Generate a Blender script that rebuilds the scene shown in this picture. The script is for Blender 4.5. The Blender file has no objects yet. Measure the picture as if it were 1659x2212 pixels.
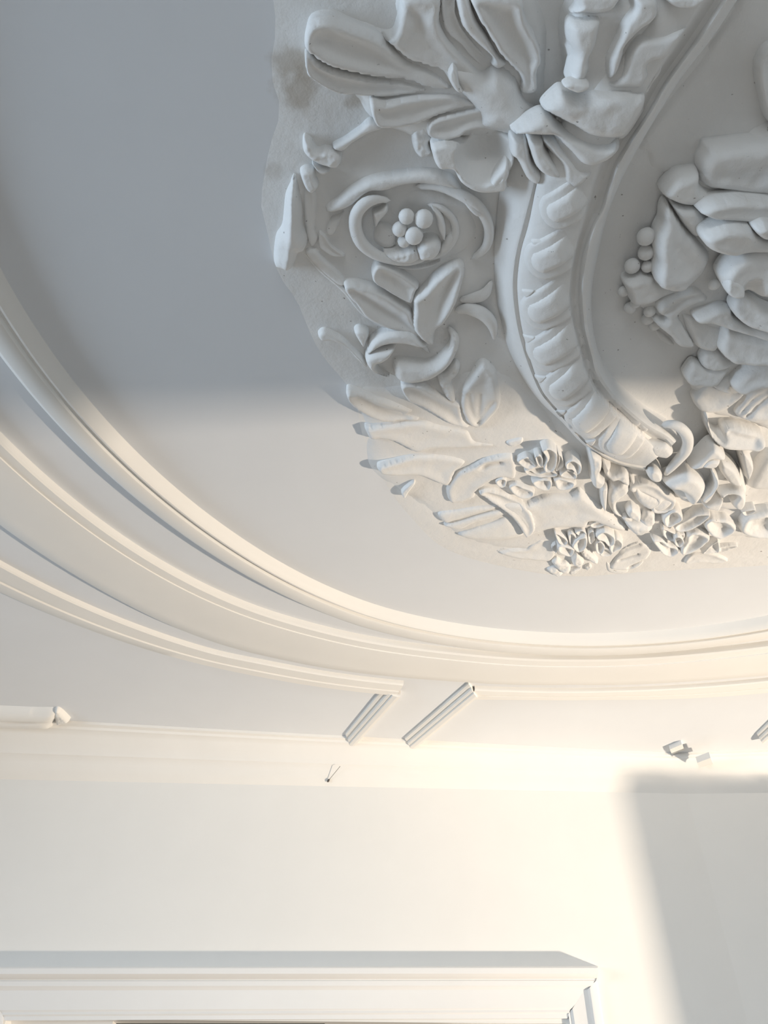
import bpy, math, random
import numpy as np
from mathutils import Vector, noise
from mathutils.geometry import delaunay_2d_cdt
from mathutils.bvhtree import BVHTree

sc = bpy.context.scene
col = sc.collection
random.seed(4)

# ------------------------------------------------------------------ camera, world, lights, exposure
CAM_Z = 1.5            # camera height
CEIL = 3.2             # ceiling height
HC = CEIL - CAM_Z
FPX = 1660.0
PITCH = math.radians(42.0)
cam_d = bpy.data.cameras.new('camera')
cam_d.sensor_fit = 'HORIZONTAL'
cam_d.sensor_width = 36.0
cam_d.lens = 36.0 * FPX / 1659.0
cam_d.clip_start = 0.02
cam = bpy.data.objects.new('camera', cam_d)
cam.location = (0, 0, CAM_Z)
cam.rotation_euler = (math.radians(90) + PITCH, 0, 0)
col.objects.link(cam)
sc.camera = cam

world = bpy.data.worlds.new('world')
sc.world = world
world.use_nodes = True
wb = world.node_tree.nodes['Background']
wb.inputs[0].default_value = (0.62, 0.74, 1.0, 1)
wb.inputs[1].default_value = 0.12


def area(name, loc, target, sx, sy, power, color):
    d = bpy.data.lights.new(name, 'AREA')
    d.shape = 'RECTANGLE'
    d.size, d.size_y = sx, sy
    d.energy = power
    d.color = color
    o = bpy.data.objects.new(name, d)
    o.location = loc
    o.rotation_euler = (Vector(target) - Vector(loc)).to_track_quat('-Z', 'Y').to_euler()
    col.objects.link(o)
    return o


# low evening sun glinting up off the street, through the stepped window opening in the right wall
glint = area('low_sun_glint', (6.0, 1.10, -0.5), (0.8, 3.6, 2.75), 0.2, 0.2, 143, (1.0, 0.84, 0.665))
glint.data.spread = math.radians(78)
# blue daylight in the window of the left wall, behind the camera's shoulder
left = area('left_window_daylight', (-4.55, 0.0, 2.35), (0.0, 0.5, 2.55), 2.0, 1.25, 78, (0.64, 0.81, 1.0))
left.data.spread = math.radians(115)
# added fill lamp at the rear, bounced off the floor to lift the ceiling
rear = area('added_rear_fill', (-0.5, -2.3, 1.75), (0.4, 1.0, 0.0), 1.3, 1.7, 64, (0.90, 0.96, 1.0))
rear.data.spread = math.radians(110)

sc.view_settings.view_transform = 'Standard'
sc.view_settings.look = 'None'
sc.view_settings.gamma = 1.0
sc.view_settings.use_curve_mapping = False
sc.view_settings.exposure = -0.42


# ------------------------------------------------------------------ materials
def paint(name, color, rough=0.62, bump=0.12, scale=14.0, var=0.03, stains=None, specks=0.0):
    m = bpy.data.materials.new(name)
    m.use_nodes = True
    nt = m.node_tree
    N, L = nt.nodes, nt.links
    b = N['Principled BSDF']
    b.inputs['Roughness'].default_value = rough
    b.inputs['Specular IOR Level'].default_value = 0.25
    geo = N.new('ShaderNodeNewGeometry')
    n1 = N.new('ShaderNodeTexNoise')
    n1.inputs['Scale'].default_value = 5.0
    n1.inputs['Detail'].default_value = 5.0
    L.new(geo.outputs['Position'], n1.inputs['Vector'])
    mix = N.new('ShaderNodeMix')
    mix.data_type = 'RGBA'
    lo = [max(0, c * (1 - var * 2.2)) for c in color]
    mix.inputs['A'].default_value = (*lo, 1)
    mix.inputs['B'].default_value = (*[min(1, c * (1 + var)) for c in color], 1)
    L.new(n1.outputs['Fac'], mix.inputs['Factor'])
    out = mix.outputs['Result']
    for (pos, rad, scol, strength) in (stains or []):
        d = N.new('ShaderNodeVectorMath')
        d.operation = 'DISTANCE'
        nz = N.new('ShaderNodeTexNoise')
        nz.inputs['Scale'].default_value = 22.0
        nz.inputs['Detail'].default_value = 4.0
        L.new(geo.outputs['Position'], nz.inputs['Vector'])
        L.new(geo.outputs['Position'], d.inputs[0])
        d.inputs[1].default_value = pos
        ad = N.new('ShaderNodeMath')
        ad.operation = 'MULTIPLY_ADD'
        L.new(nz.outputs['Fac'], ad.inputs[0])
        ad.inputs[1].default_value = rad * 1.3
        L.new(d.outputs['Value'], ad.inputs[2])
        mr = N.new('ShaderNodeMapRange')
        mr.interpolation_type = 'SMOOTHSTEP'
        mr.inputs['From Min'].default_value = rad * 0.95
        mr.inputs['From Max'].default_value = rad * 1.6
        mr.inputs['To Min'].default_value = strength
        mr.inputs['To Max'].default_value = 0.0
        L.new(ad.outputs[0], mr.inputs['Value'])
        mx = N.new('ShaderNodeMix')
        mx.data_type = 'RGBA'
        L.new(mr.outputs['Result'], mx.inputs['Factor'])
        L.new(out, mx.inputs['A'])
        mx.inputs['B'].default_value = (*scol, 1)
        out = mx.outputs['Result']
    if specks:
        ns = N.new('ShaderNodeTexNoise')
        ns.inputs['Scale'].default_value = 75.0
        ns.inputs['Detail'].default_value = 2.0
        L.new(geo.outputs['Position'], ns.inputs['Vector'])
        ms = N.new('ShaderNodeMapRange')
        ms.inputs['From Min'].default_value = 0.735
        ms.inputs['From Max'].default_value = 0.78
        ms.inputs['To Max'].default_value = specks
        L.new(ns.outputs['Fac'], ms.inputs['Value'])
        mx = N.new('ShaderNodeMix')
        mx.data_type = 'RGBA'
        L.new(ms.outputs['Result'], mx.inputs['Factor'])
        L.new(out, mx.inputs['A'])
        mx.inputs['B'].default_value = (0.16, 0.14, 0.12, 1)
        out = mx.outputs['Result']
    L.new(out, b.inputs['Base Color'])
    n2 = N.new('ShaderNodeTexNoise')
    n2.inputs['Scale'].default_value = scale
    n2.inputs['Detail'].default_value = 6.0
    n2.inputs['Roughness'].default_value = 0.6
    L.new(geo.outputs['Position'], n2.inputs['Vector'])
    bp = N.new('ShaderNodeBump')
    bp.inputs['Strength'].default_value = bump
    bp.inputs['Distance'].default_value = 0.01
    L.new(n2.outputs['Fac'], bp.inputs['Height'])
    L.new(bp.outputs['Normal'], b.inputs['Normal'])
    return m


def plain(name, color, rough=0.5):
    m = bpy.data.materials.new(name)
    m.use_nodes = True
    b = m.node_tree.nodes['Principled BSDF']
    b.inputs['Base Color'].default_value = (*color, 1)
    b.inputs['Roughness'].default_value = rough
    return m


# ------------------------------------------------------------------ photo pixel -> place on the ceiling
ZT = {'': (0, 0, 1.0), 'a': (540, 0, .3376), 'b': (1050, 0, .3671), 'c': (540, 300, .3376), 'd': (1000, 300, .3014),
      'e': (1300, 300, .2711), 'f': (600, 680, .3617), 'g': (1000, 780, .3972), 'k': (1000, 950, .3972),
      'A': (800, 0, .2411), 'B': (1120, 0, .2411), 'C': (1060, 940, .1808), 'D': (1360, 880, .1802),
      'E': (860, 960, .1808), 'F': (1000, 560, .1808), 'G': (1459, 300, .1356), 'H': (1400, 650, .1582)}
CT, ST = math.cos(PITCH), math.sin(PITCH)


def P(s, tag=''):
    """'x y, x y' in one of the survey crops -> photo pixels"""
    x0, y0, k = ZT[tag]
    out = []
    for q in s.replace(')(', ',').strip('() ').split(','):
        x, y = q.split()
        x, y = float(x), float(y)
        out.append((x0 + x * k, y0 + y * k))
    return np.array(out)


def ray(px, py):
    X = (px - 829.5) / FPX
    Y = (1106.0 - py) / FPX
    return X, CT - Y * ST, ST + Y * CT


def at(px, py, drop=0.0):
    """world x, y of the point seen at a pixel on the plane DROP below the ceiling"""
    x, y, z = ray(px, py)
    k = (HC - drop) / z
    return np.array((x * k, y * k))


def ats(pts, drop=0.0):
    return np.array([at(p[0], p[1], drop) for p in pts])


def catmull(pts, n, closed=False):
    pts = np.asarray(pts, float)
    m = len(pts)
    if closed:
        idx = lambda i: pts[i % m]
        segs = m
    else:
        ext = np.vstack([2 * pts[0] - pts[1], pts, 2 * pts[-1] - pts[-2]])
        idx = lambda i: ext[i + 1]
        segs = m - 1
    dense = []
    for i in range(segs):
        p0, p1, p2, p3 = idx(i - 1), idx(i), idx(i + 1), idx(i + 2)
        for t in np.linspace(0, 1, 12, endpoint=False):
            dense.append(0.5 * ((2 * p1) + (p2 - p0) * t + (2 * p0 - 5 * p1 + 4 * p2 - p3) * t * t + (3 * p1 - p0 - 3 * p2 + p3) * t ** 3))
    dense.append(idx(0) if closed else pts[-1])
    dense = np.array(dense)
    L = np.concatenate([[0], np.cumsum(np.linalg.norm(np.diff(dense, axis=0), axis=1))])
    u = np.linspace(0, L[-1], n + 1)[:-1] if closed else np.linspace(0, L[-1], n)
    return np.stack([np.interp(u, L, dense[:, k]) for k in range(dense.shape[1])], 1)


def link(name, verts, faces, mat, parent=None, smooth=True):
    me = bpy.data.meshes.new(name)
    me.from_pydata([tuple(map(float, v)) for v in verts], [], [tuple(map(int, f)) for f in faces])
    me.validate()
    if smooth:
        me.polygons.foreach_set('use_smooth', [True] * len(me.polygons))
    me.materials.append(mat)
    me.update()
    o = bpy.data.objects.new(name, me)
    col.objects.link(o)
    if parent is not None:
        o.parent = parent
    return o


def tag(o, label=None, cat=None, group=None, kind=None):
    for k, v in (('label', label), ('category', cat), ('group', group), ('kind', kind)):
        if v:
            o[k] = v
    return o


def seg_dist(p, a, b):
    ab = b - a
    t = np.clip(((p - a) @ ab) / max(ab @ ab, 1e-12), 0, 1)
    return np.linalg.norm(p - a - t[:, None] * ab, axis=1)


def poly_dist(p, line):
    d = np.full(len(p), 1e9)
    for a, b in zip(line[:-1], line[1:]):
        d = np.minimum(d, seg_dist(p, a, b))
    return d


def relief(name, outline, H, mat, parent, base=0.0, shoulder=0.7, grooves=(), lift=None, dish=None, dens=420,
           rough=0.0011, surf=None, down=None, plane=None, cup=0.0, fade=None, root=None):
    """A modelled piece of plaster: OUTLINE (photo pixels) laid on the ceiling plane and swelling H metres downwards from BASE,
    with a rounded shoulder, carved grooves [(pixels, depth, width_m)], a lifted tip (pixel, metres) or a hollow (pixel, radius_m, depth)."""
    d0 = plane if plane is not None else base + 0.5 * H
    ring = ats(outline, d0)
    ar = 0.5 * abs(np.sum(ring[:, 0] * np.roll(ring[:, 1], -1) - ring[:, 1] * np.roll(ring[:, 0], -1)))
    sp = max(math.sqrt(ar / dens), 0.0022)
    per = np.sum(np.linalg.norm(ring - np.roll(ring, -1, 0), axis=1))
    nb = int(min(max(per / (sp * 0.9), 20), 160))
    b = catmull(ring, nb, True)
    # interior points on a jittered grid
    lo, hi = b.min(0), b.max(0)
    gx, gy = np.meshgrid(np.arange(lo[0], hi[0], sp), np.arange(lo[1], hi[1], sp * 0.87))
    gx = gx + (np.arange(gx.shape[0]) % 2)[:, None] * sp * 0.5
    q = np.stack([gx.ravel(), gy.ravel()], 1)
    x1, y1 = b[:, 0], b[:, 1]
    x2, y2 = np.roll(x1, -1), np.roll(y1, -1)
    c = ((y1[None] > q[:, 1:2]) != (y2[None] > q[:, 1:2])) & (q[:, :1] < (x2 - x1)[None] * (q[:, 1:2] - y1[None]) / np.where(np.abs(y2 - y1) < 1e-12, 1e-12, y2 - y1)[None] + x1[None])
    q = q[(c.sum(1) % 2) == 1]
    bl = np.vstack([b, b[:1]])
    dq = poly_dist(q, bl) if len(q) else np.zeros(0)
    q, dq = q[dq > sp * 0.45], dq[dq > sp * 0.45]
    allp = np.vstack([b, q])
    vs, es, fs, *_ = delaunay_2d_cdt([Vector(p) for p in allp], [], [list(range(nb))], 1, 1e-7)
    v = np.array([(p[0], p[1]) for p in vs])
    d = poly_dist(v, bl)
    dm = max(d.max(), 1e-5)
    w = dm * shoulder
    t = np.clip(d / w, 0, 1)
    h = H * np.sqrt(np.clip(1 - (1 - t) ** 2, 0, 1))
    if cup:
        uu = np.clip((d / dm - .12) / .75, 0, 1)
        h = h - cup * H * uu * uu * (3 - 2 * uu)
    for (line, depth, width) in grooves:
        g = ats(line, d0)
        if len(g) > 2:
            g = catmull(g, 24)
        h = h - depth * np.exp(-(poly_dist(v, g) / width) ** 2) * np.clip(t * 1.6, 0, 1)
    if dish is not None:
        cc = at(dish[0][0], dish[0][1], d0)
        rr = np.linalg.norm(v - cc, axis=1) / dish[1]
        h = h - dish[2] * np.clip(1 - rr ** 2, 0, 1) ** 0.8
    if lift is not None:
        tp = at(lift[0][0], lift[0][1], d0)
        cen = v.mean(0)
        dr = tp - cen
        dr = dr / max(np.linalg.norm(dr), 1e-9)
        s = (v - cen) @ dr
        s = np.clip((s - s.min()) / max(s.max() - s.min(), 1e-9), 0, 1)
        h = h + lift[1] * s ** 2
    if root is not None:
        s = np.linalg.norm(v - at(root[0], root[1], d0), axis=1)
        s = np.clip((s - s.min()) / max((s.max() - s.min()) * .8, 1e-9), 0, 1)
        h = h * (.5 + .5 * s)
    if fade is not None:
        tp = at(fade[0], fade[1], d0)
        cen = v.mean(0)
        dr = (tp - cen) / max(np.linalg.norm(tp - cen), 1e-9)
        s = (v - cen) @ dr
        s = np.clip((s - s.min()) / max((s.max() - s.min()) * .42, 1e-9), 0, 1)
        h = h * s * s * (3 - 2 * s)
    bs = np.full(len(v), base)
    if surf is not None:
        bs = np.array([surf(p) for p in v]) + base
    if rough:
        nz = np.array([noise.noise((p[0] * 38, p[1] * 38, base * 50)) + 0.5 * noise.noise((p[0] * 110, p[1] * 110, 3.1)) for p in v])
        h = h + nz * rough * np.clip(t * 2, 0.2, 1)
    drop = bs + h
    V = [(p[0], p[1], CEIL - dd) for p, dd in zip(v, drop)]
    # edges used once are the rim: drop a skirt from it into what lies behind
    F, cnt = [], {}
    for f in fs:
        a0, a1, a2 = f
        ar2 = (v[a1][0] - v[a0][0]) * (v[a2][1] - v[a0][1]) - (v[a1][1] - v[a0][1]) * (v[a2][0] - v[a0][0])
        f = (a0, a1, a2) if ar2 < 0 else (a0, a2, a1)      # normals look down
        F.append(f)
        for i in range(3):
            e = (f[i], f[(i + 1) % 3])
            cnt[e] = cnt.get(e, 0) + 1
    rim = [e for e in cnt if (e[1], e[0]) not in cnt]
    foot = (base - 0.014 if down is None else down)
    top, bot = {}, {}
    for e in rim:
        for i in e:
            if i not in top:
                top[i] = len(V)
                V.append(V[i])
                bot[i] = len(V)
                ft = min(foot, drop[i] - 0.004) if surf is None else bs[i] - 0.01
                V.append((V[i][0], V[i][1], CEIL - max(ft, -0.012)))
    for (i, j) in rim:
        F.append((top[j], top[i], bot[i], bot[j]))
    return link(name, V, F, mat, parent)


def tube(name, path, radii, drops, mat, parent, seg=10, n=26, flat=1.0):
    """a rolled plaster strand: pixel path, pixel radii, drop of its axis"""
    path = np.asarray(path, float)
    m = len(path)
    u = np.linspace(0, 1, m)
    if np.isscalar(drops):
        drops = [drops] * m
    if np.isscalar(radii):
        radii = [radii] * m
    w = np.array([[*at(p[0], p[1], dd), CEIL - dd] for p, dd in zip(path, drops)])
    rm = []
    for p, r, dd in zip(path, radii, drops):
        rm.append(np.linalg.norm(at(p[0] + r, p[1], dd) - at(p[0], p[1], dd)))
    c = catmull(np.hstack([w, np.array(rm)[:, None]]), n)
    V, F = [], []
    for i in range(n):
        a = c[max(i - 1, 0), :3]
        b = c[min(i + 1, n - 1), :3]
        t = b - a
        t = t / max(np.linalg.norm(t), 1e-9)
        s = np.cross(t, (0, 0, 1))
        s = s / max(np.linalg.norm(s), 1e-9)
        up = np.cross(s, t)
        r = c[i, 3] * (0.15 if i in (0, n - 1) else 1.0)
        for k in range(seg):
            an = 2 * math.pi * k / seg
            V.append(c[i, :3] + r * (math.cos(an) * s + flat * math.sin(an) * up))
    for i in range(n - 1):
        for k in range(seg):
            k2 = (k + 1) % seg
            F.append((i * seg + k, i * seg + k2, (i + 1) * seg + k2, (i + 1) * seg + k))
    F.append(tuple(range(seg)))
    F.append(tuple(reversed(range((n - 1) * seg, n * seg))))
    return link(name, V, F, mat, parent)


def ball(name, cx, cy, r, drop, mat, parent, flat=0.85):
    x, y = at(cx, cy, drop)
    rm = np.linalg.norm(at(cx + r, cy, drop) - at(cx, cy, drop))
    V, F = [(x, y, CEIL - drop - rm * flat)], []
    nu, nv = 14, 8
    for j in range(1, nv):
        for i in range(nu):
            p, q = math.pi * j / nv, 2 * math.pi * i / nu
            k = 1 + 0.05 * noise.noise((x * 90 + math.cos(q), y * 90 + math.sin(q), p))
            V.append((x + rm * k * math.sin(p) * math.cos(q), y + rm * k * math.sin(p) * math.sin(q), CEIL - drop - rm * flat * math.cos(p)))
    V.append((x, y, CEIL - drop + rm * flat))
    for i in range(nu):
        F.append((0, 1 + i, 1 + (i + 1) % nu))
        for j in range(nv - 2):
            a, b2 = 1 + j * nu + i, 1 + j * nu + (i + 1) % nu
            F.append((a, a + nu, b2 + nu, b2))
        F.append((len(V) - 1, 1 + (nv - 2) * nu + (i + 1) % nu, 1 + (nv - 2) * nu + i))
    return link(name, V, F, mat, parent)


def loft(name, lines, mat, parent=None, smooth=False, flip=False):
    """lines: equally long lists of world points"""
    n = len(lines[0])
    V = [p for l in lines for p in l]
    F = []
    for i in range(len(lines) - 1):
        for k in range(n - 1):
            f = (i * n + k, i * n + k + 1, (i + 1) * n + k + 1, (i + 1) * n + k)
            F.append(f[::-1] if flip else f)
    return link(name, V, F, mat, parent, smooth)


def crease(o, deg):
    """smooth where faces meet gently, sharp where they meet at more than DEG"""
    import bmesh
    bm = bmesh.new()
    bm.from_mesh(o.data)
    for f in bm.faces:
        f.smooth = True
    for e in bm.edges:
        if len(e.link_faces) == 2 and e.calc_face_angle(0) > math.radians(deg):
            e.smooth = False
    bm.to_mesh(o.data)
    bm.free()
    return o

# ------------------------------------------------------------------ the room
def p3(px, py, drop=0.0):
    x, y = at(px, py, drop)
    return (x, y, CEIL - drop)


STAIN = (0.42, 0.36, 0.29)
s1 = p3(628, 130)
s2 = p3(640, 190)
s3 = p3(590, 370)
s4 = p3(770, 215)
STAINS = [(s1, 0.052, STAIN, .6), (s2, 0.06, STAIN, .65), (s3, 0.03, STAIN, .25), (s4, 0.03, STAIN, .6)]
M_CEIL = paint('cool_white_ceiling_paint', (0.76, 0.778, 0.80), 0.7, 0.05, 9.0, 0.015, STAINS)
M_PLAST = paint('white_ornament_plaster', (0.83, 0.825, 0.81), 0.6, 0.3, 30.0, 0.04, STAINS, 0.7)
M_TRIM = paint('cream_moulding_paint', (0.84, 0.82, 0.78), 0.55, 0.06, 12.0, 0.02)
M_WALL = paint('warm_white_wall_paint', (0.82, 0.81, 0.78), 0.7, 0.05, 10.0, 0.015)
M_JOIN = paint('white_joinery_gloss', (0.84, 0.83, 0.81), 0.35, 0.04, 8.0, 0.015)
M_FLOOR = paint('pale_oak_floor', (0.36, 0.33, 0.30), 0.5, 0.1, 6.0, 0.08)
M_GLASS = plain('dark_window_glass', (0.015, 0.018, 0.022), 0.08)
M_DARK = plain('dark_thread', (0.09, 0.08, 0.07), 0.8)
M_STONE = plain('grey_metal_fitting', (0.22, 0.24, 0.27), 0.5)

YW0, YK = 3.685, 0.0524            # far wall:  y = YW0 + YK x
XB = 1.50                          # where it turns slightly towards the room
YB = YW0 + YK * XB
YK2 = -0.03
XR = 2.60                          # right wall
XL = -4.65                         # left wall
YR = -2.4                          # rear wall


def yw(x):
    return YW0 + YK * x if x <= XB else YB + YK2 * (x - XB)


def struct(o, label=None):
    o['kind'] = 'structure'
    if label:
        o['label'] = label
    return o


def boxmesh(name, lo, hi, mat, parent=None):
    x0, y0, z0 = lo
    x1, y1, z1 = hi
    V = [(x0, y0, z0), (x1, y0, z0), (x1, y1, z0), (x0, y1, z0), (x0, y0, z1), (x1, y0, z1), (x1, y1, z1), (x0, y1, z1)]
    F = [(0, 3, 2, 1), (4, 5, 6, 7), (0, 1, 5, 4), (1, 2, 6, 5), (2, 3, 7, 6), (3, 0, 4, 7)]
    return link(name, V, F, mat, parent, False)


def wall_panel(name, pts, thick_dir, mat, holes):
    """a wall made of boxes around its holes. pts: function (u, v) -> 3D on the inner face; holes: grid cells left open"""
    us, vs, open_cells = holes
    V, F = [], []
    td = np.array(thick_dir)
    for i in range(len(us) - 1):
        for j in range(len(vs) - 1):
            if (i, j) in open_cells:
                continue
            k = len(V)
            c = [np.array(pts(us[a], vs[b])) for a, b in ((i, j), (i + 1, j), (i + 1, j + 1), (i, j + 1))]
            V += [tuple(p) for p in c] + [tuple(p + td) for p in c]
            F += [(k, k + 1, k + 2, k + 3), (k + 7, k + 6, k + 5, k + 4)]
            for a in range(4):
                b = (a + 1) % 4
                F.append((k + a, k + 4 + a, k + 4 + b, k + b))
    return link(name, V, F, mat, None, False)


struct(boxmesh('floor', (XL - .2, YR - .2, -0.1), (XR + .2, 4.1, 0.0), M_FLOOR))
struct(boxmesh('ceiling', (XL - .2, YR - .2, CEIL), (XR + .2, 4.1, CEIL + 0.12), M_CEIL), 'smooth white plaster ceiling')


def onwall(px, py, off=0.0):
    x, y, z = ray(px, py)
    k = (YW0 - off) / (y - YK * x)
    return np.array((x * k, y * k, CAM_Z + z * k))


# door opening in the far wall, top just inside the bottom of the picture
DL, DR = onwall(12, 2206)[0], onwall(1222, 2206)[0]
DT = 0.5 * (onwall(12, 2206)[2] + onwall(1222, 2206)[2])
zs = [0, DT, CEIL]
w = wall_panel('wall_far', lambda u, v: (u, yw(u), v), (0, .2, 0), M_WALL, ([XL, DL, DR, XB], zs, {(1, 0)}))
struct(w, 'warm white wall above the wide doorway')
w = wall_panel('wall_far_right', lambda u, v: (u, yw(u), v), (0, .2, 0), M_WALL, ([XB, XR], [0, CEIL], set()))
struct(w, 'short angled stretch of wall lying in grey shadow')
# right wall, unseen: window opening widened in steps to shape the wall shadow
w = wall_panel('wall_right', lambda u, v: (XR, u, v), (.16, 0, 0), M_WALL,
               ([YR, 1.273, 2.965, 3.03, 3.09, 3.14, 3.20, 3.25, 3.31, 3.38, 3.46, yw(XR)], [0, 2.06, 2.13, 2.21, 2.28, 2.36, 2.44, 2.52, 2.61, 2.98, CEIL],
                {(1, j) for j in range(9)} | {(i, j) for i in range(2, 10) for j in range(i - 1, 9)}))
struct(w, 'wall with a window opening stepped to shape the shadow')
w = wall_panel('wall_left', lambda u, v: (XL, u, v), (-.2, 0, 0), M_WALL, ([YR, -1.0, 1.0, yw(XL)], [0, 1.6, 3.0, CEIL], {(1, 1)}))
struct(w, 'wall with the daylight window')
w = wall_panel('wall_rear', lambda u, v: (u, YR, v), (0, -.2, 0), M_WALL, ([XL, -1.2, 0.2, XR], [0, .8, 2.6, CEIL], {(1, 1)}))
struct(w, 'wall behind the viewer')

# ------------------------------------------------------------------ cornice
PROF = [(0.0, -0.005), (0.0, .012), (.10, .016), (.13, .026), (.24, .030), (.30, .040), (.44, .066), (.56, .088), (.60, .104),
        (.66, .108), (.74, .132), (.80, .150), (.86, .166), (1.0, .190), (1.01, .192)]


def cornice(name, edge, xs, label):
    """edge(x) -> y of its ceiling edge"""
    lines = []
    for t, d in PROF:
        lines.append([(x, edge(x) + t * (yw(x) - edge(x)), CEIL - d) for x in xs])
    return struct(crease(loft(name, lines, M_TRIM), 40), label)


ce = ats(P('-260 1538, 0 1549, 150 1557, 450 1574, 750 1590, 1100 1609, 1290 1619, 1455 1627'))


def cedge(x):
    if x <= ce[0, 0]:
        return ce[0, 1] + .10 * (x - ce[0, 0])
    if x <= ce[-1, 0]:
        return min(float(np.interp(x, ce[:, 0], ce[:, 1])), yw(x) - .05)
    return ce[-1, 1] - .09 * (x - ce[-1, 0])


xs_m = sorted(set(list(np.linspace(XL, XR, 70)) + [XB]))
trim_c1 = cornice('trim_1', cedge, xs_m, 'white coved cornice along the top of the far wall')


def cornice_side(name, x_wall, sgn, label):
    lines = []
    ys = np.linspace(YR, yw(x_wall) - .1, 10)
    for t, d in PROF:
        lines.append([(x_wall + sgn * .15 * (1 - t), y, CEIL - d) for y in ys])
    return struct(crease(loft(name, lines, M_TRIM, None, False, sgn < 0), 40), label)


cornice_side('trim_2', XR, -1, 'cornice along the window wall')
cornice_side('trim_3', XL, 1, 'cornice along the daylight wall')
# the small moulded returns at the break of the cornice, and the broken length at its other end
for pts, dd in (('1447 1619, 1473 1608, 1480 1624, 1453 1634', .022), ('1506 1648, 1535 1637, 1542 1655, 1512 1663', .095)):
    q = P(pts)
    V, F = [], []
    for (t0, t1, d_) in ((0, .55, dd), (.55, 1, dd - .010)):
        k = len(V)
        qq = [q[0] * (1 - t0) + q[3] * t0, q[1] * (1 - t0) + q[2] * t0, q[1] * (1 - t1) + q[2] * t1, q[0] * (1 - t1) + q[3] * t1]
        lo = ats(qq, dd)
        V += [(p[0], p[1], CEIL - d_) for p in lo] + [(p[0], p[1], CEIL - max(d_ - .03, 0)) for p in lo]
        F += [tuple(k + i for i in f) for f in ((0, 1, 2, 3), (0, 4, 5, 1), (1, 5, 6, 2), (2, 6, 7, 3), (3, 7, 4, 0))]
    link('cornice_return', V, F, M_TRIM, trim_c1, False)
relief('broken_moulding_length', P('-170 1520, -60 1530, 60 1536, 118 1538, 124 1550, 116 1562, 104 1574, 0 1572, -170 1566'), .045, M_TRIM, trim_c1,
       shoulder=.5, grooves=[(P('-170 1548, 0 1552, 110 1556'), .014, .007)])
relief('broken_plaster_end', P('117 1536, 128 1534, 146 1550, 150 1558, 128 1563, 120 1560'), .03, M_TRIM, trim_c1, shoulder=.6, rough=.004)

# ------------------------------------------------------------------ the round mouldings on the ceiling
C0 = np.array((.475, .49)) * HC
TAB = {
    'A0': ([90, 97, 106, 117, 125, 141, 155, 174, 180], [1.050, 1.050, 1.053, 1.056, 1.050, 1.033, 1.028, 1.033, 1.035]),
    'B0': ([90, 105, 120, 135, 160, 180], [1.142, 1.152, 1.186, 1.214, 1.216, 1.220]),
    'B2': ([90, 105, 120, 131, 145, 180], [1.265, 1.288, 1.345, 1.383, 1.386, 1.380]),
    'C0': ([90, 97, 108, 122, 129, 140, 149, 165, 180], [1.308, 1.312, 1.337, 1.392, 1.430, 1.468, 1.493, 1.53, 1.55]),
    'C2': ([90, 96, 108, 121, 133, 146, 165, 180], [1.352, 1.358, 1.400, 1.457, 1.520, 1.577, 1.65, 1.68]),
}
FIT = {}
for k, (ph, rr) in TAB.items():
    FIT[k] = catmull(np.stack([np.array(ph, float) / 60.0, np.array(rr)], 1), 90)


def rad(key, deg):
    a = deg % 360
    a = 360 - a if a > 180 else a
    a = 180 - a if a < 90 else a
    f = FIT[key]
    return float(np.interp(a / 60.0, f[:, 0], f[:, 1])) * HC


def ring(name, prof, a0, a1, mat, label, n=150):
    """prof: [(function of angle -> radius, drop)]"""
    an = np.linspace(a0, a1, n)
    lines = []
    for fr, d in prof:
        lines.append([(C0[0] + fr(a) * math.cos(math.radians(a)), C0[1] + fr(a) * math.sin(math.radians(a)), CEIL - d) for a in an])
    o = crease(loft(name, lines, mat), 38)
    return struct(o, label)


def K(key, off=0.0):
    return lambda a: rad(key, a) + off


def mixk(k1, k2, t, off=0.0):
    return lambda a: rad(k1, a) * (1 - t) + rad(k2, a) * t + off


ring('trim_4', [(K('A0', -.006), -.004), (K('A0', .0), .006), (K('A0', .006), .022), (K('A0', .014), .035), (K('A0', .022), .042), (K('A0', .028), .042), (K('A0', .031), .030),
                (K('A0', .045), .029), (K('A0', .049), .040), (K('A0', .056), .043), (K('A0', .10), .040), (K('A0', .108), .036), (K('A0', .114), .024),
                (K('A0', .124), .020), (K('A0', .132), .008), (K('A0', .136), -.004)],
     -180, 180, M_TRIM, 'inner ring of the round ceiling moulding', 240)
ring('trim_5', [(K('B0', -.002), -.004), (K('B0'), .024), (K('B0', .006), .030), (K('B0', .040), .032), (K('B0', .041), .036), (K('B0', .048), .037),
                (mixk('B0', 'B2', .55), .034), (mixk('B0', 'B2', .8), .030), (K('B2', -.008), .028), (K('B2'), .022), (K('B2', .003), -.004)],
     -180, 180, M_TRIM, 'wide middle ring of the round ceiling moulding', 240)
C_PROF = [(K('C0', -.002), -.004), (K('C0'), .016), (K('C0', .005), .021), (mixk('C0', 'C2', .45), .022), (mixk('C0', 'C2', .47), .017), (mixk('C0', 'C2', .55), .017), (mixk('C0', 'C2', .58), .022),
          (mixk('C0', 'C2', .9), .022), (K('C2', -.002), .014), (K('C2'), -.004)]
ring('trim_6', C_PROF, 108.5, 252, M_TRIM, 'outer moulding curving round the left ceiling panel', 110)
ring('trim_7', C_PROF, -72, 100.5, M_TRIM, 'outer moulding curving round the right ceiling panel', 130)
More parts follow.
